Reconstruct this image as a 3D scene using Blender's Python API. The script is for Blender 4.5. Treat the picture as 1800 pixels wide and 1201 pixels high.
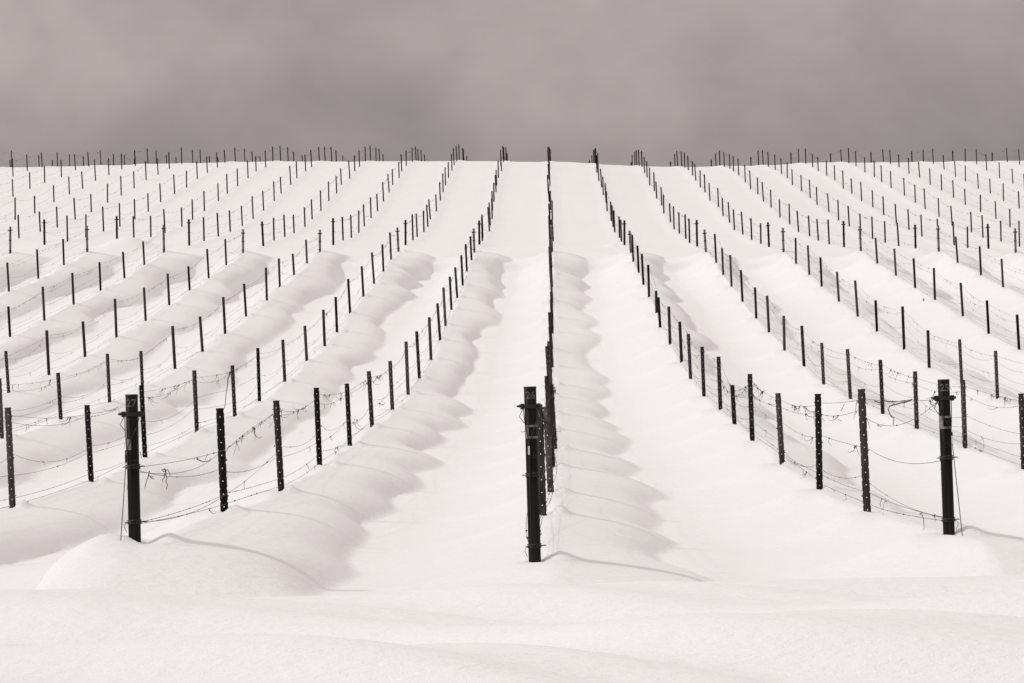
import bpy, bmesh, math, random
import numpy as np
from mathutils import Vector, Matrix

# ------------------------------------------------------------------ start
for o in list(bpy.data.objects):
    bpy.data.objects.remove(o)
scene = bpy.context.scene
COL = scene.collection
R = math.radians
rnd = random.Random(11)
nrg = np.random.RandomState(5)

# ------------------------------------------------------------------ camera
F = 5833.0            # focal length in photo pixels (1800 wide)
EYE_Y = 700.0         # picture row of the eye level
VAN_X = 970.0         # picture column the rows run towards
CAM_Z = 1.0
cam_data = bpy.data.cameras.new('camera')
cam_data.sensor_width = 36.0
cam_data.lens = F / 1800.0 * 36.0
cam_data.clip_start = 0.1
cam_data.clip_end = 4000.0
cam = bpy.data.objects.new('camera', cam_data)
COL.objects.link(cam)
cam.location = (0, 0, CAM_Z)
cam.rotation_euler = (R(90) + math.atan((EYE_Y - 600.5) / F), 0, math.atan((VAN_X - 900) / F))
scene.camera = cam

# ------------------------------------------------------------------ light
SUN_ELEV = R(40)
SUN_AZ = R(-92)       # from the left, square to the rows (0 = away from the camera)
world = bpy.data.worlds.new('World')
scene.world = world
world.use_nodes = True
nt = world.node_tree
nt.nodes.clear()
N = nt.nodes.new
L = nt.links.new
out = N('ShaderNodeOutputWorld')
bg = N('ShaderNodeBackground')
bg.inputs['Strength'].default_value = 0.1
sky = N('ShaderNodeTexSky')
sky.sky_type = 'NISHITA'
sky.sun_disc = False
sky.sun_elevation = SUN_ELEV
sky.sun_rotation = SUN_AZ
sky.dust_density = 4.0
hsv = N('ShaderNodeHueSaturation')
hsv.inputs['Saturation'].default_value = 0.04
L(sky.outputs[0], hsv.inputs['Color'])
# closed cloud deck: overcast luminance, three times brighter overhead than at the horizon
geo = N('ShaderNodeTexCoord')
sep = N('ShaderNodeSeparateXYZ')
L(geo.outputs['Generated'], sep.inputs[0])
up = N('ShaderNodeClamp')
L(sep.outputs['Z'], up.inputs['Value'])
def math_node(op, a=None, b=None, va=0.5, vb=0.5):
    m = N('ShaderNodeMath'); m.operation = op
    if a is not None: L(a, m.inputs[0])
    else: m.inputs[0].default_value = va
    if b is not None: L(b, m.inputs[1])
    else: m.inputs[1].default_value = vb
    return m.outputs[0]
deck = math_node('MULTIPLY_ADD', up.outputs[0], None, vb=1.78)
deck.node.inputs[2].default_value = 1.0
# cloud mottling on the dome
def dome_noise(scale, detail, stretch, dist, rough=0.5):
    mp = N('ShaderNodeMapping'); mp.inputs['Scale'].default_value = stretch
    mp.inputs['Rotation'].default_value = (0, R(38), 0)
    L(geo.outputs['Generated'], mp.inputs[0])
    n = N('ShaderNodeTexNoise'); n.inputs['Scale'].default_value = scale
    n.inputs['Detail'].default_value = detail; n.inputs['Distortion'].default_value = dist
    n.inputs['Roughness'].default_value = rough
    L(mp.outputs[0], n.inputs['Vector'])
    return n.outputs['Fac']
c1 = dome_noise(7.5, 3.0, (1, 1, 1.5), 0.6)
c2 = dome_noise(17.0, 4.0, (1, 1, 1.2), 0.5)
c3 = dome_noise(85.0, 4.0, (1, 1, 1.5), 0.4)
cl = math_node('ADD', math_node('MULTIPLY', c1, None, vb=0.75), math_node('MULTIPLY', c2, None, vb=0.50))
cl = math_node('ADD', cl, math_node('MULTIPLY', c3, None, vb=0.12))
cl = math_node('ADD', cl, None, vb=0.31)
low_band = N('ShaderNodeMapRange'); low_band.interpolation_type = 'SMOOTHSTEP'
low_band.inputs['From Min'].default_value = 0.065; low_band.inputs['From Max'].default_value = 0.105
low_band.inputs['To Min'].default_value = 0.87; low_band.inputs['To Max'].default_value = 1.0
L(sep.outputs['Z'], low_band.inputs['Value'])
lum = math_node('MULTIPLY', math_node('MULTIPLY', deck, low_band.outputs[0]), cl)
SKY_LEVEL = 3.2
lum = math_node('MULTIPLY', lum, None, vb=SKY_LEVEL)
tint = N('ShaderNodeMixRGB'); tint.blend_type = 'MULTIPLY'; tint.inputs[0].default_value = 1.0
tint.inputs[1].default_value = (1.088, 0.981, 0.948, 1)
L(lum, tint.inputs[2])
mixs = N('ShaderNodeMixRGB'); mixs.inputs[0].default_value = 0.06
L(tint.outputs[0], mixs.inputs[1]); L(hsv.outputs[0], mixs.inputs[2])
L(mixs.outputs[0], bg.inputs['Color'])
L(bg.outputs[0], out.inputs['Surface'])

sun_data = bpy.data.lights.new('sun', 'SUN')
sun_data.energy = 1.5
sun_data.angle = R(1.4)
sun_data.color = (1.0, 0.985, 0.965)
sun = bpy.data.objects.new('sun', sun_data)
COL.objects.link(sun)
sdir = Vector((math.sin(SUN_AZ) * math.cos(SUN_ELEV), math.cos(SUN_AZ) * math.cos(SUN_ELEV), math.sin(SUN_ELEV)))
sun.rotation_euler = sdir.to_track_quat('Z', 'Y').to_euler()
sun.location = (-20, 20, 30)

vs = scene.view_settings
vs.view_transform = 'Standard'
vs.look = 'None'
vs.exposure = 0.0
vs.gamma = 1.0
vs.use_curve_mapping = False

# ------------------------------------------------------------------ materials
def material(name, color, rough=0.6, metal=0.0, spec=0.4):
    m = bpy.data.materials.new(name); m.use_nodes = True
    b = m.node_tree.nodes['Principled BSDF']
    b.inputs['Base Color'].default_value = (*color, 1)
    b.inputs['Roughness'].default_value = rough
    b.inputs['Metallic'].default_value = metal
    b.inputs['Specular IOR Level'].default_value = spec
    return m
def vary(m, c0, c1, scale, stretch=(1, 1, 1), bump=0.0, lo=0.35, hi=0.65, bump_dist=0.002, per_object=False):
    t = m.node_tree; b = t.nodes['Principled BSDF']
    tc = t.nodes.new('ShaderNodeTexCoord'); mp = t.nodes.new('ShaderNodeMapping')
    mp.inputs['Scale'].default_value = stretch
    t.links.new(tc.outputs['Object'], mp.inputs[0])
    n = t.nodes.new('ShaderNodeTexNoise'); n.inputs['Scale'].default_value = scale
    n.inputs['Detail'].default_value = 5
    t.links.new(mp.outputs[0], n.inputs['Vector'])
    r = t.nodes.new('ShaderNodeValToRGB')
    r.color_ramp.elements[0].position = lo; r.color_ramp.elements[0].color = (*c0, 1)
    r.color_ramp.elements[1].position = hi; r.color_ramp.elements[1].color = (*c1, 1)
    t.links.new(n.outputs['Fac'], r.inputs[0]); t.links.new(r.outputs[0], b.inputs['Base Color'])
    if per_object:
        oi = t.nodes.new('ShaderNodeObjectInfo'); mr = t.nodes.new('ShaderNodeMapRange')
        mr.inputs['To Min'].default_value = .6; mr.inputs['To Max'].default_value = 1.45
        mu = t.nodes.new('ShaderNodeMixRGB'); mu.blend_type = 'MULTIPLY'; mu.inputs[0].default_value = 1
        t.links.new(oi.outputs['Random'], mr.inputs['Value'])
        t.links.new(r.outputs[0], mu.inputs[1]); t.links.new(mr.outputs[0], mu.inputs[2])
        t.links.new(mu.outputs[0], b.inputs['Base Color'])
    if bump:
        bp = t.nodes.new('ShaderNodeBump'); bp.inputs['Strength'].default_value = bump
        bp.inputs['Distance'].default_value = bump_dist
        t.links.new(n.outputs['Fac'], bp.inputs['Height']); t.links.new(bp.outputs[0], b.inputs['Normal'])
    return m
M_STEEL = vary(material('weathered_steel', (0.03, 0.027, 0.026), 0.6, 0.0, 0.2), (0.026, 0.0220, 0.0212), (0.085, 0.073, 0.071), 30, (1, 1, 0.12), 0.3, per_object=True)
M_PIPE = vary(material('dark_pipe', (0.012, 0.011, 0.010), 0.5, 0.0, 0.10), (0.004, 0.0035, 0.0032), (0.024, 0.020, 0.019), 55, (1, 1, 0.03), 0.2)
M_GALV = vary(material('galvanised_pipe', (0.12, 0.115, 0.11), 0.34, 0.75), (0.02, 0.019, 0.018), (0.26, 0.25, 0.245), 60, (1, 1, 0.05), 0.2)
M_BAND = material('black_band', (0.008, 0.007, 0.007), 0.5)
M_RIM = material('pipe_rim', (0.002, 0.002, 0.002), 0.6)
M_TAPE = vary(material('faded_tape', (0.16, 0.15, 0.145), 0.5), (0.05, 0.047, 0.045), (0.24, 0.225, 0.215), 28, (1, 1, 0.8), 0.0)
M_PAINT = vary(material('number_paint', (0.08, 0.075, 0.07), 0.6), (0.02, 0.018, 0.017), (0.16, 0.148, 0.143), 60)
M_PAINTB = material('black_number_paint', (0.001, 0.001, 0.001), 0.7)
M_WIRE = material('wire', (0.02, 0.018, 0.017), 0.5, 0.3)
M_VINE = vary(material('dry_vine', (0.014, 0.011, 0.010), 0.8), (0.006, 0.005, 0.005), (0.03, 0.025, 0.022), 80)
M_BRIGHT = material('bright_strainer', (0.75, 0.74, 0.73), 0.3, 0.3)

def snow_material():
    m = material('snow', (0.836, 0.849, 0.852), 0.75, 0.0, 0.2)
    t = m.node_tree; b = t.nodes['Principled BSDF']
    tc = t.nodes.new('ShaderNodeTexCoord')
    def noise(scale, stretch, detail, rot=0.0):
        mp = t.nodes.new('ShaderNodeMapping'); mp.inputs['Scale'].default_value = stretch
        mp.inputs['Rotation'].default_value = (0, 0, rot)
        t.links.new(tc.outputs['Object'], mp.inputs[0])
        n = t.nodes.new('ShaderNodeTexNoise'); n.inputs['Scale'].default_value = scale
        n.inputs['Detail'].default_value = detail; n.inputs['Roughness'].default_value = 0.6
        t.links.new(mp.outputs[0], n.inputs['Vector']); return n.outputs['Fac']
    f1 = noise(26, (0.55, 1, 1), 6, 0.25)      # wind-brushed grain
    f2 = noise(3.2, (0.5, 1, 1), 4, 0.2)       # soft ripples
    f3 = noise(95, (1, 1, 1), 3)               # crystals
    def bump(h, strength, dist, prev=None):
        bp = t.nodes.new('ShaderNodeBump'); bp.inputs['Strength'].default_value = strength
        bp.inputs['Distance'].default_value = dist
        t.links.new(h, bp.inputs['Height'])
        if prev is not None: t.links.new(prev, bp.inputs['Normal'])
        return bp.outputs[0]
    f4 = noise(9, (0.4, 1, 1), 4, 0.3)
    n = bump(f2, 0.45, 0.06)
    n = bump(f4, 0.4, 0.03, n)
    n = bump(f1, 0.5, 0.024, n)
    n = bump(f3, 0.6, 0.006, n)
    t.links.new(n, b.inputs['Normal'])
    return m
M_SNOW = snow_material()

# ------------------------------------------------------------------ terrain
PITCH = 2.46          # row spacing
def smooth(a, b, x):
    t = np.clip((x - a) / (b - a), 0, 1)
    return t * t * (3 - 2 * t)
PROFILE = np.array([
    (-40, -.86), (15, -.86), (19.5, -.85), (25, -.86), (30, -.84), (35, -.735), (40, -.575), (45, -.42), (50, -.22),
    (55, -.03), (60, .27), (65, .60), (70, 1.0), (75, 1.45), (80, 1.95), (85, 2.47), (90, 3.0), (95, 3.5),
    (100, 4.05), (105, 4.62), (112, 5.20), (116, 5.46), (120, 5.75), (125.6, 6.22), (130.7, 6.70), (135.7, 7.22),
    (141, 7.87), (144, 8.30), (148.3, 8.90), (154, 9.67), (158, 10.2), (163.5, 10.95), (169.3, 11.70), (174.5, 12.34),
    (179, 12.82), (185, 13.15), (190, 13.37), (196, 13.55), (203, 13.78), (210, 13.9), (220, 13.85), (240, 13.0),
    (270, 10.0), (320, 3.0), (400, -10), (700, -40), (1200, -60)])
_pd = np.arange(-40, 1200, 0.25)
_pz = np.interp(_pd, PROFILE[:, 0], PROFILE[:, 1])
_kern = np.hanning(35); _kern /= _kern.sum()
_pz = np.convolve(np.pad(_pz, 17, mode='edge'), _kern, mode='valid')
def ridge(d): return np.interp(d, _pd, _pz)

def row_posts(k):
    """distance of each post of the lower row k (n = 0..17)"""
    r = np.random.RandomState(100 + k)
    d = 19.6 + 5.04 * np.arange(18) + r.uniform(-.22, .22, 18)
    d[0] = 19.6; d[17] = 105.4
    if k == -1: d = np.array([19.5, 25.0, 29.9, 35.3, 40.4, 45.6, 51.1, 56.4, 61.5, 67.2, 73.0, 77.2, 82.4, 86.4, 91.4, 96.9, 101.6, 105.5])
    if k == 1: d = np.array([20.6, 25.8, 30.5, 35.3, 40.2, 44.8, 48.9, 53.9, 59.3, 63.8, 68.7, 73.6, 77.8, 83.9, 89.1, 94.4, 99.6, 104.4])
    if k == -2: d[2:18] = [30.2, 35.3, 40.4, 45.9, 51.0, 56.0, 61.3, 67.0, 71.6, 75.9, 81.3, 86.7, 91.7, 96.9, 101.2, 106.0]
    if k == 0: d[1] = 25.2; d[2] = 30.0
    return d
LOW_K = list(range(-8, 8))
LOW = {}
for k in LOW_K:
    r = np.random.RandomState(700 + k)
    LOW[k] = dict(d=row_posts(k), e0=r.uniform(.66, .98, 18), A=r.uniform(.0, 1.0, 18) ** 1.6 * .42,
                  H=r.uniform(.94, 1.06, 18), w=r.uniform(.10, .22, 18), knob=r.uniform(.03, .065, 18), q=r.uniform(.55, .84, 18),
                  dx=r.normal(0, .018, 18), j=r.normal(0, .85, 18))
LOW[0]['H'][:3] = (.62, .90, .98)
LOW[0]['A'] *= .75; LOW[0]['q'] = .40 + .5 * (LOW[0]['q'] - .5); LOW[0]['e0'] = .82 + .25 * (LOW[0]['e0'] - .66)
for k in LOW_K: LOW[k]['knob'][0] = .028
LOW[-1]['A'][:8] = (.16, .10, .26, .26, .30, .28, .30, .30)
LOW[-1]['e0'][:8] = (1.0, .84, .78, .76, .74, .76, .78, .78)
LOW[1]['dx'][1] = -.012; LOW[1]['dx'][2] = 0; LOW[0]['dx'][0] = -.10; LOW[0]['dx'][1] = -.07; LOW[0]['dx'][2] = -.012
LOW[-1]['dx'][0] = .008; LOW[1]['dx'][0] = 0.0
UP_M = 19
UP_K = list(range(-15, 14))
UPD = {}
for k in UP_K:
    r = np.random.RandomState(300 + k)
    d = 112.3 + 4.95 * np.arange(UP_M) + r.uniform(-.35, .35, UP_M)
    d[0] = 112.3; d[-1] = 203.2
    UPD[k] = dict(d=d, dx=r.normal(0, .035, UP_M))

# low waves of the surface
_w = []
for lam, amp, cnt in ((9.0, .030, 7), (3.2, .012, 8), (1.3, .005, 10), (.6, .0022, 10)):
    for i in range(cnt):
        a = nrg.uniform(0, math.pi); l = lam * nrg.uniform(.7, 1.4)
        _w.append((2 * math.pi / l * math.cos(a), 2 * math.pi / l * math.sin(a), nrg.uniform(0, 6.28), amp * nrg.uniform(.5, 1)))
def waves(x, d):
    z = np.zeros_like(x)
    for a, b, p, m in _w: z += m * np.sin(a * x * .75 + b * d + p) * .45
    return z
CREST_X = [-60, -30, -25, -14.5, -5, 0, 6.2, 11, 16, 25, 60]
CREST_Z = [-.6, -.28, -.2, .03, .06, 0, -.04, -.04, 0, 0, .1]
BANK_X = [-8, -2.8, -2.1, -1.6, -.8, .1, .6, 1.5, 2.4, 8]
BANK_Y = [1056, 1052, 1043, 1049, 1041, 1029, 1021, 1014, 1008, 998]

# the right-hand side of the upper slope lies lower and its brow farther back
RS_D = [104, 112, 135, 150, 160, 171, 176, 181, 186, 192, 198, 204, 215, 260]
RS_7 = [0, -.08, -.15, -.25, -.40, -.40, -.40, -.35, -.16, 0.02, .08, .10, .10, 0]
RS_17 = [0, -.22, -.50, -.75, -.85, -.85, -.80, -.60, -.30, .22, .46, .62, .75, .5]
RS_25 = [0, -.34, -.80, -1.1, -1.22, -1.25, -1.2, -.98, -.5, .12, .52, .70, .80, .6]
def right_side(x, d):
    a = np.interp(d, RS_D, RS_7); b = np.interp(d, RS_D, RS_17); c = np.interp(d, RS_D, RS_25)
    return a * smooth(0, 7.4, x) + (b - a) * smooth(7.4, 17, x) + (c - b) * smooth(17, 25, x)
def shift(d):
    return -.11 * smooth(112, 170, d)

def height(x, d):
    x = np.asarray(x, float); d = np.asarray(d, float)
    x, d = np.broadcast_arrays(x, d)
    rz = ridge(d) + np.interp(x, CREST_X, CREST_Z) * smooth(125, 178, d)
    rz = rz + (1 - smooth(-4.5, -2.7, x)) * np.interp(d, [19, 35, 40, 46, 60, 70, 80], [-.14, -.17, -.15, -.10, -.07, -.03, 0])
    rz = rz - .09 * (1 - smooth(-9.0, -7.6, x)) * (1 - smooth(98, 108, d))
    rz = rz + np.exp(-((x - PITCH) / 1.3) ** 2) * np.interp(d, [21, 25, 30, 45, 60, 70, 78, 85, 100, 106], [.03, -.05, 0, .07, .12, .21, .27, .17, .08, 0])
    rz = rz + right_side(x, d)
    # drop from the ridge of a row to the floor between the rows
    drop = .285 + .25 * smooth(82, 102.5, d)
    drop = drop - .25 * smooth(103.6, 104.2, d + .25 * np.sin(x * .8) + .12 * np.sin(x * 2.3)) - .24 * smooth(105.0, 111.5, d)
    prof = np.zeros_like(x)
    extra = np.zeros_like(x)
    kk = np.round(x / PITCH)
    low = (d < 110) & (d > 16)
    for k in LOW_K:
        m = (kk == k) & low
        if not m.any(): continue
        S = LOW[k]; dn = S['d']
        xx = x[m]; dd = d[m]
        u = xx - k * PITCH + .035 * np.sin(dd * .9 + k) + .03 * np.sin(dd * .37 + 2 * k)
        i = np.clip(np.searchsorted(dn, dd, side='right') - 1, 0, 16)
        s = np.clip((dd - dn[i]) / (dn[i + 1] - dn[i]), 0, 1)
        s_raw = (dd - dn[i])
        dj = np.sort(dn + S['j'] * np.where(np.arange(18) % 17 == 0, 0, 1))
        ij = np.clip(np.searchsorted(dj, dd, side='right') - 1, 0, 16)
        sj = s; s0 = s; i0 = i
        s = np.clip((dd - dj[ij]) / np.maximum(dj[ij + 1] - dj[ij], .3), 0, 1); i = ij
        g = np.where(s < .15, 1 - ((s - .15) / .35) ** 2, 1 - smooth(.15, .80, s))
        nose = smooth(.74, 1.0, s)
        e = S['e0'][i] + S['A'][i] * g
        e = e * (1 - nose) + (S['e0'][i + 1] + S['A'][i + 1] * .816) * nose
        e = e + .09 * np.sin(dd * .43 + k * 2.7) + .02 * np.sin(dd * 1.9 + k * 1.7)
        e = e * (1 + .25 * smooth(100, 105.5, dd))
        e = np.minimum(e, 1.16)
        w = S['w'][i] * (1 - s) + S['w'][i + 1] * s
        t = np.clip(u / e, 0, 1.6)
        pillow = 1 - .14 * np.sin(math.pi * np.clip(s, 0, 1)) ** 2 * t + .07 * np.sin(dd * .61 + k * 1.3)* t
        q_ = S['q'][i] * (1 - s) + S['q'][i + 1] * s
        lee = 1 - (1 - q_) * t - q_ * np.clip(t, 0, 1.4) ** 4.2
        lee = np.log1p(np.exp(np.clip(lee * 30, -40, 40))) / 30      # crease where the drift meets the floor
        v = np.clip(-u / 1.17, 0, 1)
        wind = (1 - v) ** 1.75
        if k < 0:      # blunt rounded head of the drift at the lower end
            head = np.sqrt(np.clip(1 - (np.clip(-u, 0, 1) / (.52 + .05 * np.sin(dd * 3))) ** 2, 0, 1))
            hw = 1 - smooth(19.9, 22.5, dd)
            wind = wind * (1 - hw) + head * hw
        s = s0; i = i0
        # windward buttress of snow in front of each post
        near = np.minimum(np.abs(dd - dn[i]), np.abs(dd - dn[i + 1]))
        butt = np.exp(-(near / .5) ** 2) * np.clip(v * 5, 0, 1) * (1 - v) ** 2 * .42
        p = np.where(u > 0, lee, wind + butt)
        Hn = S['H'][i] * (1 - s) + S['H'][i + 1] * s
        p = p * Hn * np.where(u > 0, pillow, 1 - .10 * np.sin(math.pi * s))
        # the ends of the drift round off
        f0 = np.clip((dd - 17.9 - .25 * np.abs(u)) / 1.5, 0, 1); f0 = np.sin(f0 * math.pi / 2) ** .9
        wl = 1
        f1 = np.sqrt(np.clip(1 - ((dd - 105.4) / 1.5).clip(0, 1) ** 2, 0, 1))
        prof[m] = p * f0 * f1 * wl
        # pile of snow on the lee side of each post, hollow on the other
        ex = np.zeros_like(dd)
        for n in range(18):
            q = np.abs(dd - dn[n]) < .9
            if not q.any(): continue
            du = u[q] - S['dx'][n]; de = dd[q] - dn[n]
            big = 1.35 if n == 0 else 1.0
            kn = S['knob'][n] * big
            b = kn * np.exp(-((du - .115 * big) / (.055 * big)) ** 2 - (de / (.085 * big)) ** 2)
            sg = .10 if dn[n] < 36 else .14 if dn[n] < 62 else .20
            dt = de - (sg * .75 + .03 * np.clip(du, 0, 1.5))
            tail = np.clip(du / .12, 0, 1) * np.exp(-np.clip(du, 0, 3) / .75) * (1 - smooth(.9, 1.2, du))
            b += (.018 + .026 * sg / .1) * tail * np.exp(-(dt / sg) ** 2)
            b -= .022 * np.exp(-((du - .02) / .05) ** 2 - ((de + .03) / .07) ** 2)
            ex[q] += b
        extra[m] += ex
    # upper block: gentle swell along each row
    upm = d >= 108
    uu = x - shift(d) - np.round((x - shift(d)) / PITCH) * PITCH
    swell = np.exp(-(uu / .30) ** 2)
    prof = np.where(d >= 106.5, np.maximum(prof, swell * smooth(108.5, 112, d)), prof)
    z = rz - drop * (1 - prof) * (d < 900) + extra
    # drifts at single upper end posts
    z = z + .32 * np.exp(-(((x + 6 * PITCH - .55) / .75) ** 2) - ((d - 111.3) / 1.6) ** 2)
    z = z + .10 * np.exp(-(((x - PITCH + .42) / .22) ** 2) - ((d - 111.8) / .7) ** 2)
    amp = .35 + .65 * smooth(100, 110, d)
    z = z + waves(x, d) * amp * np.where(d < 18, .5, 1)
    # ploughed bank in front
    by = np.interp(x, BANK_X, BANK_Y)
    cz = -(by - 700) / F * 16.7
    und = 1.9 * (.026 * np.sin((d + .80 * x) * 2.4 + 1.0 + .6 * np.sin(x * .9)) + .030 * np.sin((d - .55 * x) * 1.5 + 2.0 + .5 * np.sin(x * .7 + 1)) + .012 * np.sin((d + .9 * x) * 5.0 + 1.2 * np.sin(x * 1.7))) + .035 * np.abs(np.sin((d - .42 * x) * 1.15 + .9 + .35 * np.sin(x * 1.1)))
    bank = cz + und * smooth(16.7, 15.2, d) - .015 * (16.7 - np.minimum(d, 16.7)) * .0
    bank = bank - .9 * np.clip(d - 16.5, 0, 3) ** 2 * .16
    # soft maximum of bank and field
    sel = d < 20
    kx = 60.0
    mx = np.maximum(z, bank)
    sm = mx + np.log(np.exp((z - mx) * kx) + np.exp((bank - mx) * kx)) / kx
    front = smooth(16.2, 15.6, d)
    zz = np.where(sel, sm * (1 - front) + bank * front, z)
    return zz + CAM_Z

def h1(x, d): return float(height(np.array([x]), np.array([d]))[0])

def axis(parts):
    a = [np.arange(p, q, s) for p, q, s in parts]
    return np.concatenate(a + [np.array([parts[-1][1]])])
gx_pos = axis(((0, 5, .045), (5, 18, .075), (18, 34, .4), (34, 60, 1.6), (60, 200, 10), (200, 700, 50)))
gx = np.concatenate([-gx_pos[:0:-1], gx_pos])
gd = axis(((-30, 8, 2.0), (8, 16, .08), (16, 36, .05), (36, 62, .09), (62, 108, .14), (108, 116, .2), (116, 208, .5), (208, 300, 4), (300, 1100, 40)))
GX, GD = np.meshgrid(gx, gd)
GZ = height(GX, GD)
nx, nd = len(gx), len(gd)
me = bpy.data.meshes.new('snow_ground')
me.vertices.add(nx * nd)
me.vertices.foreach_set('co', np.stack([GX, GD, GZ], -1).astype(np.float32).ravel())
idx = np.arange(nx * nd).reshape(nd, nx)
quads = np.stack([idx[:-1, :-1], idx[:-1, 1:], idx[1:, 1:], idx[1:, :-1]], -1).reshape(-1, 4)
nq = len(quads)
me.loops.add(nq * 4); me.loops.foreach_set('vertex_index', quads.ravel().astype(np.int32))
me.polygons.add(nq)
me.polygons.foreach_set('loop_start', (np.arange(nq) * 4).astype(np.int32))
me.polygons.foreach_set('loop_total', np.full(nq, 4, np.int32))
me.polygons.foreach_set('use_smooth', np.ones(nq, bool))
me.update(calc_edges=True)
me.materials.append(M_SNOW)
ground = bpy.data.objects.new('snow_ground', me)
ground['kind'] = 'structure'
ground['label'] = 'deep wind-drifted snow covering the whole vineyard slope'
COL.objects.link(ground)

# ------------------------------------------------------------------ mesh helpers
def mesh_from(name, verts, faces, mat, smooth_faces=False):
    m = bpy.data.meshes.new(name)
    m.from_pydata([tuple(v) for v in verts], [], faces)
    m.materials.append(mat)
    if smooth_faces:
        m.polygons.foreach_set('use_smooth', [True] * len(m.polygons))
    m.update()
    return m
def link(name, mesh, parent=None, loc=(0, 0, 0), rot=(0, 0, 0)):
    o = bpy.data.objects.new(name, mesh)
    COL.objects.link(o)
    o.location = loc; o.rotation_euler = rot
    if parent is not None: o.parent = parent
    return o
class MB:
    def __init__(self): self.v = []; self.f = []
    def tube(self, pts, r, sides=4):
        n = len(pts); base = len(self.v)
        pts = [Vector(p) for p in pts]
        for i, p in enumerate(pts):
            t = (pts[min(i + 1, n - 1)] - pts[max(i - 1, 0)])
            if t.length < 1e-9: t = Vector((0, 0, 1))
            t.normalize()
            a = Vector((0, 0, 1)) if abs(t.z) < .9 else Vector((1, 0, 0))
            s = t.cross(a).normalized(); u = s.cross(t)
            rr = r[i] if hasattr(r, '__len__') else r
            for j in range(sides):
                q = 2 * math.pi * j / sides
                self.v.append(p + s * math.cos(q) * rr + u * math.sin(q) * rr)
        for i in range(n - 1):
            for j in range(sides):
                a = base + i * sides + j; b = base + i * sides + (j + 1) % sides
                self.f.append((a, b, b + sides, a + sides))
        self.f.append(tuple(base + j for j in range(sides))[::-1])
        self.f.append(tuple(base + (n - 1) * sides + j for j in range(sides)))
        return self
    def lathe(self, prof, sides=20, x=0, y=0):
        base = len(self.v)
        for r, z in prof:
            for j in range(sides):
                q = 2 * math.pi * j / sides
                self.v.append(Vector((x + r * math.cos(q), y + r * math.sin(q), z)))
        for i in range(len(prof) - 1):
            for j in range(sides):
                a = base + i * sides + j; b = base + i * sides + (j + 1) % sides
                self.f.append((a, b, b + sides, a + sides))
        return self
    def box(self, c, s):
        base = len(self.v)
        for dz in (-1, 1):
            for dy in (-1, 1):
                for dx in (-1, 1):
                    self.v.append(Vector((c[0] + dx * s[0] / 2, c[1] + dy * s[1] / 2, c[2] + dz * s[2] / 2)))
        for q in ((0, 2, 3, 1), (4, 5, 7, 6), (0, 1, 5, 4), (2, 6, 7, 3), (0, 4, 6, 2), (1, 3, 7, 5)):
            self.f.append(tuple(base + i for i in q))
        return self
    def knot(self, c, r, rng):
        base = len(self.v)
        for d in ((1, 0, 0), (-1, 0, 0), (0, 1, 0), (0, -1, 0), (0, 0, 1), (0, 0, -1)):
            q = r * rng.uniform(.6, 1.3)
            self.v.append(Vector(c) + Vector(d) * q)
        for q in ((0, 2, 4), (2, 1, 4), (1, 3, 4), (3, 0, 4), (2, 0, 5), (1, 2, 5), (3, 1, 5), (0, 3, 5)):
            self.f.append(tuple(base + i for i in q))
        return self
    def mesh(self, name, mat, sm=False): return mesh_from(name, self.v, self.f, mat, sm)

# ------------------------------------------------------------------ steel post (top at z = 0, reaching down)
def steel_post_mesh(detail):
    bm = bmesh.new()
    step = .097; length = 1.55
    # cross-section from left lip to right lip
    xs = [-.030, -.0262, -.0195, -.0135, -.0036, .0036, .0135, .0195, .0262, .030]
    ys = [.024, .024, .022, .000, .000, .000, .000, .022, .024, .024]
    if detail:
        zs = [0.0]; tags = []
        z = 0
        offs = ((.018, None), (.032, 'notch'), (.062, None), (.069, 'hole'), (.097, None))
        seg = 0
        while z > -length + 1e-6:
            last = 0
            for o_, tg in offs:
                zs.append(z - o_); tags.append((tg, seg))
            z -= step; seg += 1
        grid = [[bm.verts.new((xs[i], ys[i], zz)) for i in range(len(xs))] for zz in zs]
        for j, (tg, sg) in enumerate(tags):
            for i in range(len(xs) - 1):
                if tg == 'hole' and i == 4: continue
                if tg == 'notch' and i in (0, 8): continue
                bm.faces.new((grid[j][i], grid[j + 1][i], grid[j + 1][i + 1], grid[j][i + 1]))
    else:
        top = [bm.verts.new((x, y, 0)) for x, y in zip(xs, ys)]
        bot = [bm.verts.new((x, y, -length)) for x, y in zip(xs, ys)]
        for i in (0, 1, 2, 3, 4, 5, 6, 7, 8):
            bm.faces.new((top[i], bot[i], bot[i + 1], top[i + 1]))
    bmesh.ops.solidify(bm, geom=bm.faces[:], thickness=.0022)
    m = bpy.data.meshes.new('post'); bm.to_mesh(m); bm.free()
    m.materials.append(M_STEEL)
    return m
ME_POST = steel_post_mesh(True)
ME_POST_FAR = steel_post_mesh(False)

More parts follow.
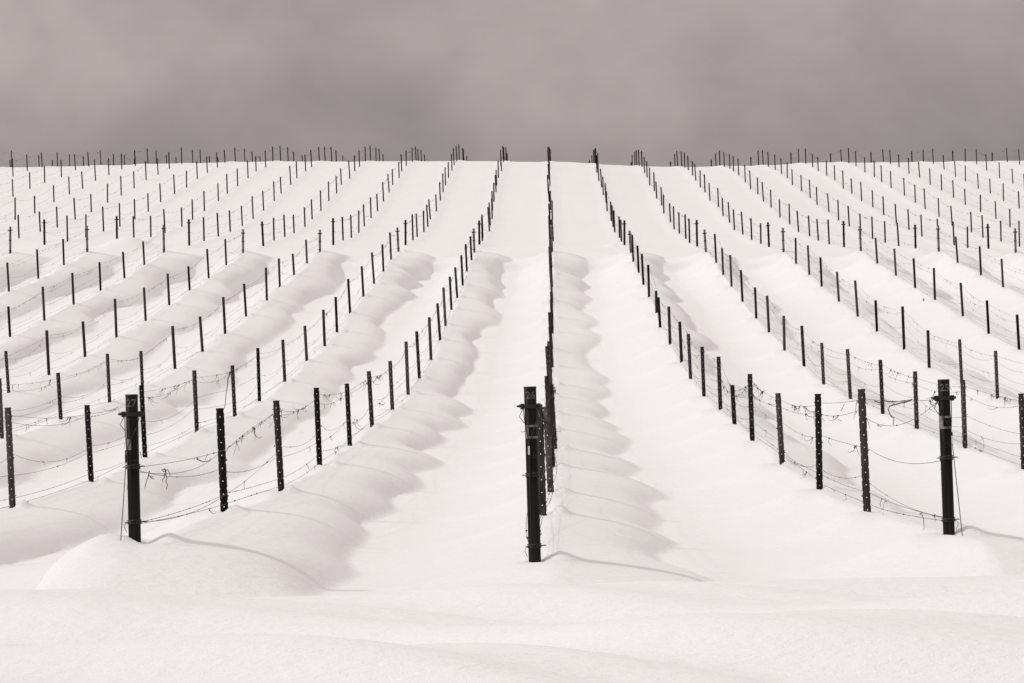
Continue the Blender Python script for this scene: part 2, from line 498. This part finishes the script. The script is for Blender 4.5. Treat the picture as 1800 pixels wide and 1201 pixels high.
# ------------------------------------------------------------------ end post pieces (top at z = 0)
PR = .0365
def pipe_mesh(mat):
    return MB().lathe(((PR, -1.7), (PR, -.002), (PR - .002, 0), (PR - .007, 0), (PR - .008, -.03), (.0005, -.031)), 24).mesh('end_post', mat, True)
ME_PIPE = pipe_mesh(M_PIPE); ME_GALV = pipe_mesh(M_GALV)
ME_RIM = MB().lathe(((PR + .0012, -.012), (PR + .0014, -.001), (PR - .003, .002), (PR - .009, .001)), 24).mesh('rim', M_RIM, True)
def clamp_mesh():
    b = MB()
    b.lathe(((PR + .001, -.128), (PR + .005, -.127), (PR + .005, -.104), (PR + .001, -.103)), 24)
    for s in (-1, 1):
        b.box((s * (PR + .013), -.004, -.115), (.022, .02, .034))
        b.tube([(s * (PR + .005), -.012, -.112), (s * (PR + (.045 if s < 0 else .028)), -.012, -.113)], .0055, 8)
        b.box((s * (PR + .030), -.012, -.113), (.009, .017, .017))
    return b.mesh('clamp', M_BAND)
ME_CLAMP = clamp_mesh()
def wrap_mesh(seed, thick=.0035):
    r = random.Random(seed); b = MB()
    pts = []
    for i in range(49):
        a = i / 16 * 2 * math.pi
        pts.append(((PR + .004) * math.cos(a), (PR + .004) * math.sin(a), -.012 + .024 * i / 48 + r.uniform(-.002, .002)))
    b.tube(pts, thick, 5)
    b.tube([(PR, -.01, 0), (PR + .02, -.014, .004), (PR + .033, -.012, .001)], thick, 5)
    b.tube([(-PR, -.01, 0), (-PR - .016, -.014, .001), (-PR - .024, -.012, -.002)], thick * .8, 5)
    for i in range(5): b.knot((r.uniform(-.7, .7) * PR, -PR - .004, r.uniform(-.012, .012)), .007, r)
    return b.mesh('wire_wrap', M_BAND)
ME_WRAP = [wrap_mesh(s) for s in (1, 2, 3)]

def bent_text(txt, size, z, name, mat, parent, rad, ang0=0.0, bold=.0):
    cu = bpy.data.curves.new('t', 'FONT'); cu.body = txt; cu.size = size
    cu.align_x = 'CENTER'; cu.align_y = 'CENTER'; cu.offset = bold; cu.resolution_u = 4
    to = bpy.data.objects.new('t', cu); COL.objects.link(to)
    dg = bpy.context.evaluated_depsgraph_get()
    m = bpy.data.meshes.new_from_object(to.evaluated_get(dg))
    bpy.data.objects.remove(to); bpy.data.curves.remove(cu)
    bm = bmesh.new(); bm.from_mesh(m)
    bmesh.ops.subdivide_edges(bm, edges=bm.edges[:], cuts=2, use_grid_fill=True)
    for v in bm.verts:
        a = v.co.x / rad + ang0
        v.co = Vector((rad * math.sin(a), -rad * math.cos(a), v.co.y + z))
    bm.to_mesh(m); bm.free()
    m.materials.clear(); m.materials.append(mat)
    return link(name, m, parent)
def sleeve(z0, z1, a0, a1, rad, mat, name, parent):
    b = MB(); n = 18
    for i in range(n + 1):
        a = a0 + (a1 - a0) * i / n
        for zz in (z0, z1):
            b.v.append(Vector((rad * math.sin(a), -rad * math.cos(a), zz)))
    for i in range(n): b.f.append((2 * i, 2 * i + 2, 2 * i + 3, 2 * i + 1))
    return link(name, b.mesh(name, mat, True), parent)

# ------------------------------------------------------------------ trellis rows
ROWS = {}
def trellis(label, group, x, d):
    e = bpy.data.objects.new('trellis_row', None)
    COL.objects.link(e)
    e.location = (x, d, h1(x, d)); e.empty_display_size = .3
    e['label'] = label; e['category'] = 'trellis'; e['group'] = group
    return e
def in_view(x, d, margin=2.4):
    lo = -VAN_X / F * d; hi = (1800 - VAN_X) / F * d
    return lo - margin < x < hi + margin
ORD = {1: 'first', 2: 'second', 3: 'third', 4: 'fourth', 5: 'fifth', 6: 'sixth', 7: 'seventh', 8: 'eighth', 9: 'ninth',
       10: 'tenth', 11: 'eleventh', 12: 'twelfth', 13: 'thirteenth', 14: 'fourteenth', 15: 'fifteenth'}

HEIGHTS = {(-1, 0): .85, (-1, 1): .78, (-1, 2): .82, (-1, 3): .82, (-1, 4): .76, (-1, 5): .77, (-1, 6): .76, (-1, 7): .91,
           (-1, 8): .88, (-1, 9): .87, (-1, 10): .83, (0, 0): 1.04, (0, 1): .82, (0, 2): .78, (1, 0): .97, (1, 1): .95,
           (1, 2): .89, (1, 3): .75, (1, 4): .81, (1, 5): .53, (1, 6): .78, (1, 7): .81, (1, 12): .53,
           (-2, 2): .92, (-2, 3): .82, (-2, 4): .88, (-2, 5): .85, (-2, 6): .80, (-2, 7): .90}
LEAN = {(-1, 0): 1.4, (0, 0): 1.6, (1, 0): 1.9}

class Post:
    pass
def place_end_post(row, rng, x, d, h, lean, mat, front, number=None, k=0):
    g = h1(x, d)
    m = ME_PIPE if mat == 'dark' else ME_GALV
    o = link('end_post', m, row)
    tx = x - math.sin(lean) * h
    o.matrix_world = Matrix.Translation((tx, d, g + h)) @ Matrix.Rotation(-lean, 4, 'Y')
    o.matrix_parent_inverse = Matrix.Translation(row.location).inverted()
    o.matrix_basis = Matrix.Translation((tx, d, g + h)) @ Matrix.Rotation(-lean, 4, 'Y')
    rz = 0 if front else math.pi
    link('rim', ME_RIM, o)
    link('clamp', ME_CLAMP, o, rot=(0, 0, rz))
    link('wire_wrap', ME_WRAP[0], o, (0, 0, -h * .50), rot=(0, 0, rz))
    link('wire_wrap', ME_WRAP[1], o, (0, 0, -h + .10), rot=(0, 0, rz + .4))
    if number:
        bent_text(number, .062, -.052, 'number_marking', M_PAINT, o, PR + .0012, .02, .0012)
        if number != '27':
            sleeve(-.305, -.225, -1.45, 1.35, PR + .0015, M_TAPE, 'tape_band', o)
            sleeve(-.291, -.238, -.40, 1.30, PR + .0026, M_PIPE, 'tape_patch', o)
        else:
            sleeve(-.325, -.262, -1.5, -.1, PR + .0015, M_TAPE, 'tape_band', o)
        bent_text(number, .056, -.405, 'number_marking', M_PAINTB, o, PR + .0012, .05 if number == '26' else .0, .0016)
        # stay cable: two strands from the clamp meeting in front of the post, then a rod into the snow
        ang = {'27': -.9, '26': -.35, '25': .85}[number]
        ax, ay = (PR + .012) * math.sin(ang), -(PR + .012) * math.cos(ang)
        b = MB()
        for s in (-1, 1):
            pts = []
            for i in range(9):
                t = i / 8
                a0 = s * 1.45; a = a0 * (1 - t) + ang * t
                rr = PR + .006
                pts.append((rr * math.sin(a), -rr * math.cos(a), -.13 - .20 * t))
            b.tube(pts, .0026, 5)
        b.tube([(ax, ay, -.325), (ax, ay, -.35)], .005, 6)
        link('stay_cable', b.mesh('stay_cable', M_WIRE), o)
        b = MB(); b.box((ax, ay - .002, -.372), (.010, .008, .046)); b.tube([(ax, ay, -.35), (ax, ay, -.40)], .0045, 6)
        link('cable_strainer', b.mesh('cable_strainer', M_BRIGHT if number != '27' else M_PIPE), o)
        gx_, gd_ = {'27': (x - .052, d - .26), '26': (x - .015, d - .16), '25': (x + .058, d - .24)}[number]
        gz_ = h1(gx_, gd_) - .05
        inv = o.matrix_basis.inverted()
        end = inv @ Vector((gx_, gd_, gz_))
        st = Vector((ax, ay, -.395))
        b = MB(); b.tube([st, st.lerp(end, .3), st.lerp(end, .65), end], .0027, 6)
        link('anchor_rod', b.mesh('anchor_rod', M_WIRE), o)
        # a loose wire tail at the lower wrap
        zz = -h + .10
        b = MB(); s = 1 if number == '25' else -1
        b.tube([(s * PR, -.01, zz), (s * (PR + .018), -.015, zz - .01), (s * (PR + .020), -.015, zz - .03), (s * (PR + .006), -.015, zz - .06)], .0016, 4)
        link('wire_tail', b.mesh('wire_tail', M_BAND), o)
        zz = -.13; b = MB()
        b.tube([(-PR - .01, -.01, zz), (-PR - .02, -.015, zz - .02), (-PR - .032, -.02, zz - .045), (-PR - .012, -.02, zz - .07), (-PR - .002, -.015, zz - .085)], .0022, 5)
        link('wire_tail', b.mesh('wire_tail', M_BAND), o)
    p = Post(); p.x, p.d, p.g, p.h, p.lean, p.end = x, d, g, h, lean, True
    return p
def place_post(row, rng, x, d, h, lean):
    g = h1(x, d)
    o = link('steel_post', ME_POST if d < 62 else ME_POST_FAR, row)
    tx = x - math.sin(lean) * h
    twist = rng.gauss(0, .10)
    o.matrix_parent_inverse = Matrix.Translation(row.location).inverted()
    o.matrix_basis = Matrix.Translation((tx, d, g + h)) @ Matrix.Rotation(-lean, 4, 'Y') @ Matrix.Rotation(rng.gauss(0, .018), 4, 'X') @ Matrix.Rotation(twist, 4, 'Z')
    p = Post(); p.x, p.d, p.g, p.h, p.lean, p.end = x, d, g, h, lean, False
    return p
def attach(p, f, side=.032):
    """point at height f (metres above the snow) on the post's side"""
    return Vector((p.x - math.sin(p.lean) * f + side, p.d + .012, p.g + f))

# tendril meshes hung from the wires (origin at the wire)
def tendril_mesh(seed):
    r = random.Random(seed); b = MB()
    for s in range(r.randint(1, 3)):
        p = Vector((0, 0, 0)); v = Vector((r.uniform(-.6, .6), r.uniform(-.3, .3), -1)).normalized()
        n = r.randint(7, 15); stepl = r.uniform(.006, .013); pts = [p.copy()]
        curl = r.uniform(-.5, .5)
        for i in range(n):
            if i > n * .6: curl *= 1.25
            v = Matrix.Rotation(curl * r.uniform(.3, 1.2), 3, 'Y') @ v
            v = (v + Vector((r.uniform(-.35, .35), r.uniform(-.3, .3), -.12))).normalized()
            p = p + v * stepl; pts.append(p.copy())
        r0 = r.uniform(.0018, .0030)
        b.tube(pts, [r0 * (1 - .65 * i / len(pts)) for i in range(len(pts))], 4)
    for i in range(r.randint(2, 5)):
        b.knot((r.uniform(-.014, .014), r.uniform(-.008, .008), r.uniform(-.015, .008)), r.uniform(.004, .0085), r)
    return b.mesh('dry_tendril', M_VINE)
TENDRILS = [tendril_mesh(40 + i) for i in range(12)]

def wire_path(posts, levels, rng, sag, side):
    """polyline through the posts; levels gives the height above the snow at each post"""
    pts = []
    segs = []
    for a in range(len(posts) - 1):
        A = attach(posts[a], levels[a], side); B = attach(posts[a + 1], levels[a + 1], side)
        sg = max(0.0, rng.gauss(sag, sag * .6)); bow = rng.gauss(0, .02)
        n = 10 if A.y < 60 else 5
        span = []
        for i in range(n):
            t = i / n
            p = A.lerp(B, t); q = 4 * t * (1 - t)
            p.z -= sg * q; p.x += bow * q
            span.append(p)
        pts += span; segs.append(span)
    pts.append(attach(posts[-1], levels[-1], side))
    return pts, segs

def dress_row(row, posts, k, block, seed):
    rng = random.Random(seed)
    nodes = []
    n = len(posts)
    specs = []
    tops = [p.h - (.115 if p.end else .07 + rng.uniform(0, .03)) for p in posts]
    specs.append((tops, .035, .034, 'top'))
    t2 = [p.h - (.13 if p.end else .12 + rng.uniform(0, .05)) for p in posts]
    specs.append((t2, .06, -.034, 'top2'))
    mid = [(p.h * .50 if p.end else p.h * rng.uniform(.45, .58)) for p in posts]
    specs.append((mid, .075, .034, 'mid'))
    lo = [(p.h * .50 if p.end and rng.random() < .5 else .12 if p.end else rng.uniform(.22, .32)) for p in posts]
    specs.append((lo, .05, -.034, 'low'))
    lo2 = [(.10 if p.end else rng.uniform(.09, .15)) for p in posts]
    specs.append((lo2, .02, .034, 'low'))
    if block == 'low':
        lo3 = [(.09 if p.end else rng.uniform(.03, .08)) for p in posts]
        specs.append((lo3, .01, .020, 'low'))
    if block == 'up': specs = [specs[0], specs[2], specs[3], specs[4]]
    knots = MB()
    hang = []
    for levels, sag, side, kind in specs:
        if k == -1 and block == 'low' and kind == 'top':
            levels[0] = posts[0].h * .50; levels[1] = posts[1].h * .60
        if k == -1 and block == 'low' and kind == 'mid': levels[0] = .10; levels[1] = .14
        if k == -1 and block == 'low' and kind == 'top2':
            levels[0] = posts[0].h * .48; levels[1] = posts[1].h * .55
        pts, segs = wire_path(posts, levels, rng, sag, side)
        # loose wires rest on the snow, they do not run through it
        r = .0017 if block == 'low' else .0016
        link('wire', None, None) if False else None
        w = MB().tube([p - Vector(row.location) for p in pts], r, 4)
        link('wire', w.mesh('wire', M_WIRE), row)
        for si, sp in enumerate(segs):
            dens = {'top': 11, 'top2': 6, 'mid': 2.6, 'low': 2.2}[kind] * rng.uniform(.3, 1.5)
            dist = sp[0].y
            if posts[si].end and k == -1: dens *= .4
            big = 1.0 + .5 * smooth(60, 150, dist)
            cnt = int(dens + rng.random())
            centres = [rng.random() for _ in range(2)]
            for c in range(cnt):
                t = rng.random() if rng.random() < .55 else min(.98, max(.02, rng.choice(centres) + rng.gauss(0, .04)))
                f = t * (len(sp) - 1); i = min(int(f), len(sp) - 2) if len(sp) > 1 else 0
                p = sp[i].lerp(sp[i + 1], f - i)
                near = dist < 48 and abs(k) <= 3
                if near and rng.random() < {'top': .50, 'top2': .45, 'mid': .45, 'low': .18}[kind]:
                    hang.append(p)
                else:
                    knots.knot(p - Vector(row.location), rng.uniform(.004, .009) * big, rng)
                    if rng.random() < .4:
                        q = p - Vector(row.location)
                        knots.tube([q, q + Vector((rng.uniform(-.02, .02), 0, -rng.uniform(.01, .04))), q + Vector((rng.uniform(-.03, .03), 0, -rng.uniform(.03, .07)))], .0020 * big, 3)
            if kind in ('low', 'mid') and dist < 55:
                # barbs of clipped shoots along the wire
                for c in range(rng.randint(4, 9)):
                    t = rng.random(); f = t * (len(sp) - 1); i = min(int(f), len(sp) - 2)
                    p = sp[i].lerp(sp[i + 1], f - i) - Vector(row.location)
                    knots.knot(p, .0042, rng)
    # wire clips on the posts
    for p in posts:
        for f in (p.h - .08, p.h * .5, .12):
            if not p.end and rng.random() < .8:
                q = attach(p, f, rng.choice((-.033, .033))) - Vector(row.location)
                knots.knot(q + Vector((0, -.012, 0)), .008, rng)
    o = link('vine_remnants', knots.mesh('vine_remnants', M_VINE), row)
    o['kind'] = 'stuff'
    o['label'] = 'tiny dry vine knots left along the wires'
    for p in hang:
        m = rng.choice(TENDRILS)
        t = link('dry_tendril', m, row)
        s = rng.uniform(.6, 1.35)
        t.matrix_parent_inverse = Matrix.Translation(row.location).inverted()
        t.matrix_basis = Matrix.Translation(p) @ Matrix.Rotation(rng.uniform(0, 6.28), 4, 'Z') @ Matrix.Scale(s, 4)

def ordinal_label(k, block):
    if block == 'low':
        if k == -1: return 'wire trellis row starting at the left foreground post, thick and black, numbered 27'
        if k == 0: return 'trellis row seen end-on, running straight uphill from the middle foreground post, numbered 26'
        if k == 1: return 'wire trellis row starting at the right foreground post, taped and black, numbered 25'
        if k < -1: return 'lower-slope row of dark steel posts, %s to the left of the post 27 row' % ORD[-k - 1]
        return 'lower-slope row of dark steel posts, %s to the right of the post 25 row' % ORD[k - 1]
    if k == 0: return 'upper-slope row of dark posts to the crest, in line with the post 26 row'
    return 'upper-slope row of dark posts, %s to the %s of the one above post 26' % (ORD[abs(k)], 'left' if k < 0 else 'right')

NEAR_POSTS = {}
for k in LOW_K:
    S = LOW[k]; rng = random.Random(900 + k)
    sel = [n for n in range(18) if in_view(k * PITCH, S['d'][n])]
    if len(sel) < 2: continue
    if sum(in_view(k * PITCH, S['d'][n], 0) for n in sel) < 1: continue
    row = trellis(ordinal_label(k, 'low'), 'trellis rows on the lower slope', k * PITCH, S['d'][sel[0]])
    bpy.context.view_layer.update()
    posts = []
    for n in sel:
        x = k * PITCH + S['dx'][n]; d = S['d'][n]
        h = HEIGHTS.get((k, n), min(.95, max(.62, rng.gauss(.80, .055))))
        lean = R(LEAN.get((k, n), rng.gauss(2.9, .7)))
        if n in (0, 17):
            number = {-1: '27', 0: '26', 1: '25'}.get(k) if n == 0 else None
            if n == 17: h = rng.uniform(.70, .90); lean = R(rng.gauss(2.2 + .8 * (k > 0) - 2.4 * (k < -2), .8))
            posts.append(place_end_post(row, rng, x, d, h, lean, 'dark' if n == 0 else 'galv', n == 0, number, k))
        else:
            posts.append(place_post(row, rng, x, d, h, lean))
    dress_row(row, posts, k, 'low', 50 + k)
    NEAR_POSTS[k] = (row, posts)
for k in UP_K:
    S = UPD[k]; rng = random.Random(1900 + k)
    sel = [n for n in range(UP_M) if in_view(k * PITCH, S['d'][n])]
    if len(sel) < 2: continue
    if sum(in_view(k * PITCH, S['d'][n], 0) for n in sel) < 1: continue
    row = trellis(ordinal_label(k, 'up'), 'trellis rows on the upper slope', k * PITCH, S['d'][sel[0]])
    posts = []
    for n in sel:
        d = S['d'][n]; x = k * PITCH + S['dx'][n] + float(shift(d))
        h = min(.98, max(.68, rng.gauss(.84, .05)))
        lean = R(rng.gauss(2.4, .9))
        if n in (0, UP_M - 1):
            posts.append(place_end_post(row, rng, x, d, rng.uniform(.80, .92) if n == 0 else rng.uniform(.62, .8), R(rng.gauss(1.0, .8)), 'dark', n == 0))
        else:
            posts.append(place_post(row, rng, x, d, h, lean))
    dress_row(row, posts, k, 'up', 150 + k)

# ------------------------------------------------------------------ details
def at(px, py, d):
    return Vector(((px - VAN_X) / F * d, d, CAM_Z + (EYE_Y - py) / F * d))
def cane(row, pix, d, r, name='dry_cane', label=None):
    b = MB()
    pts = [at(x, y, dd if dd else d) for x, y, dd in pix]
    n = len(pts)
    b.tube([p - Vector(row.location) for p in pts], [r * (1 - .5 * i / n) for i in range(n)], 5)
    o = link(name, b.mesh(name, M_VINE), row)
    return o
row1, p1 = NEAR_POSTS[1]
cane(row1, [(1603, 702, 0), (1592, 707, 0), (1580, 709, 0), (1570, 712, 0), (1563, 714, 0), (1560, 719, 0), (1563, 727, 0), (1566, 733, 0), (1570, 735, 0), (1570, 740, 0), (1569, 747, 0)], 23.2, .0048)
cane(row1, [(1536, 705, 0), (1545, 708, 0), (1552, 704, 0), (1560, 706, 0), (1572, 707, 0), (1584, 705, 0), (1599, 703, 0)], 23.4, .0042)
cane(row1, [(1483, 711, 0), (1480, 718, 0), (1477, 723, 0)], 27.5, .0032)
rowm2, pm2 = NEAR_POSTS[-2]
cane(rowm2, [(404, 655, 0), (400, 668, 0), (399, 680, 0), (397, 692, 0), (396, 705, 0), (394, 718, 0)], 50.6, .0075)
rowm1, pm1 = NEAR_POSTS[-1]
for q in ([(290, 825, 0), (291, 830, 0), (288, 836, 0), (289, 840, 0), (285, 843, 0), (286, 848, 0)], [(291, 826, 0), (290, 833, 0), (293, 840, 0), (291, 847, 0), (294, 852, 0), (292, 860, 0)],
          [(262, 828, 0), (260, 838, 0), (257, 846, 0), (254, 859, 0)], [(262, 836, 0), (266, 841, 0), (270, 843, 0), (268, 838, 0), (264, 839, 0)],
          [(290, 824, 0), (287, 826, 0), (284, 825, 0), (286, 829, 0), (291, 828, 0), (294, 825, 0), (297, 831, 0), (299, 836, 0)]):
    cane(rowm1, q, 20.9, .0034, 'dry_tendril')

# short stake left standing in the snow between the right-hand rows
sx = (1623 - VAN_X) / F * 86.0
b = MB().lathe(((.0155, -.3), (.0155, .075), (.012, .085), (.0005, .088)), 10)
st = link('stake', b.mesh('stake', M_STEEL, True), None, (sx, 86.0, h1(sx, 86.0)), (0, R(-5), 0))
st['label'] = 'short dark stake stub poking out of the snow between two right-hand rows'
st['category'] = 'stake'
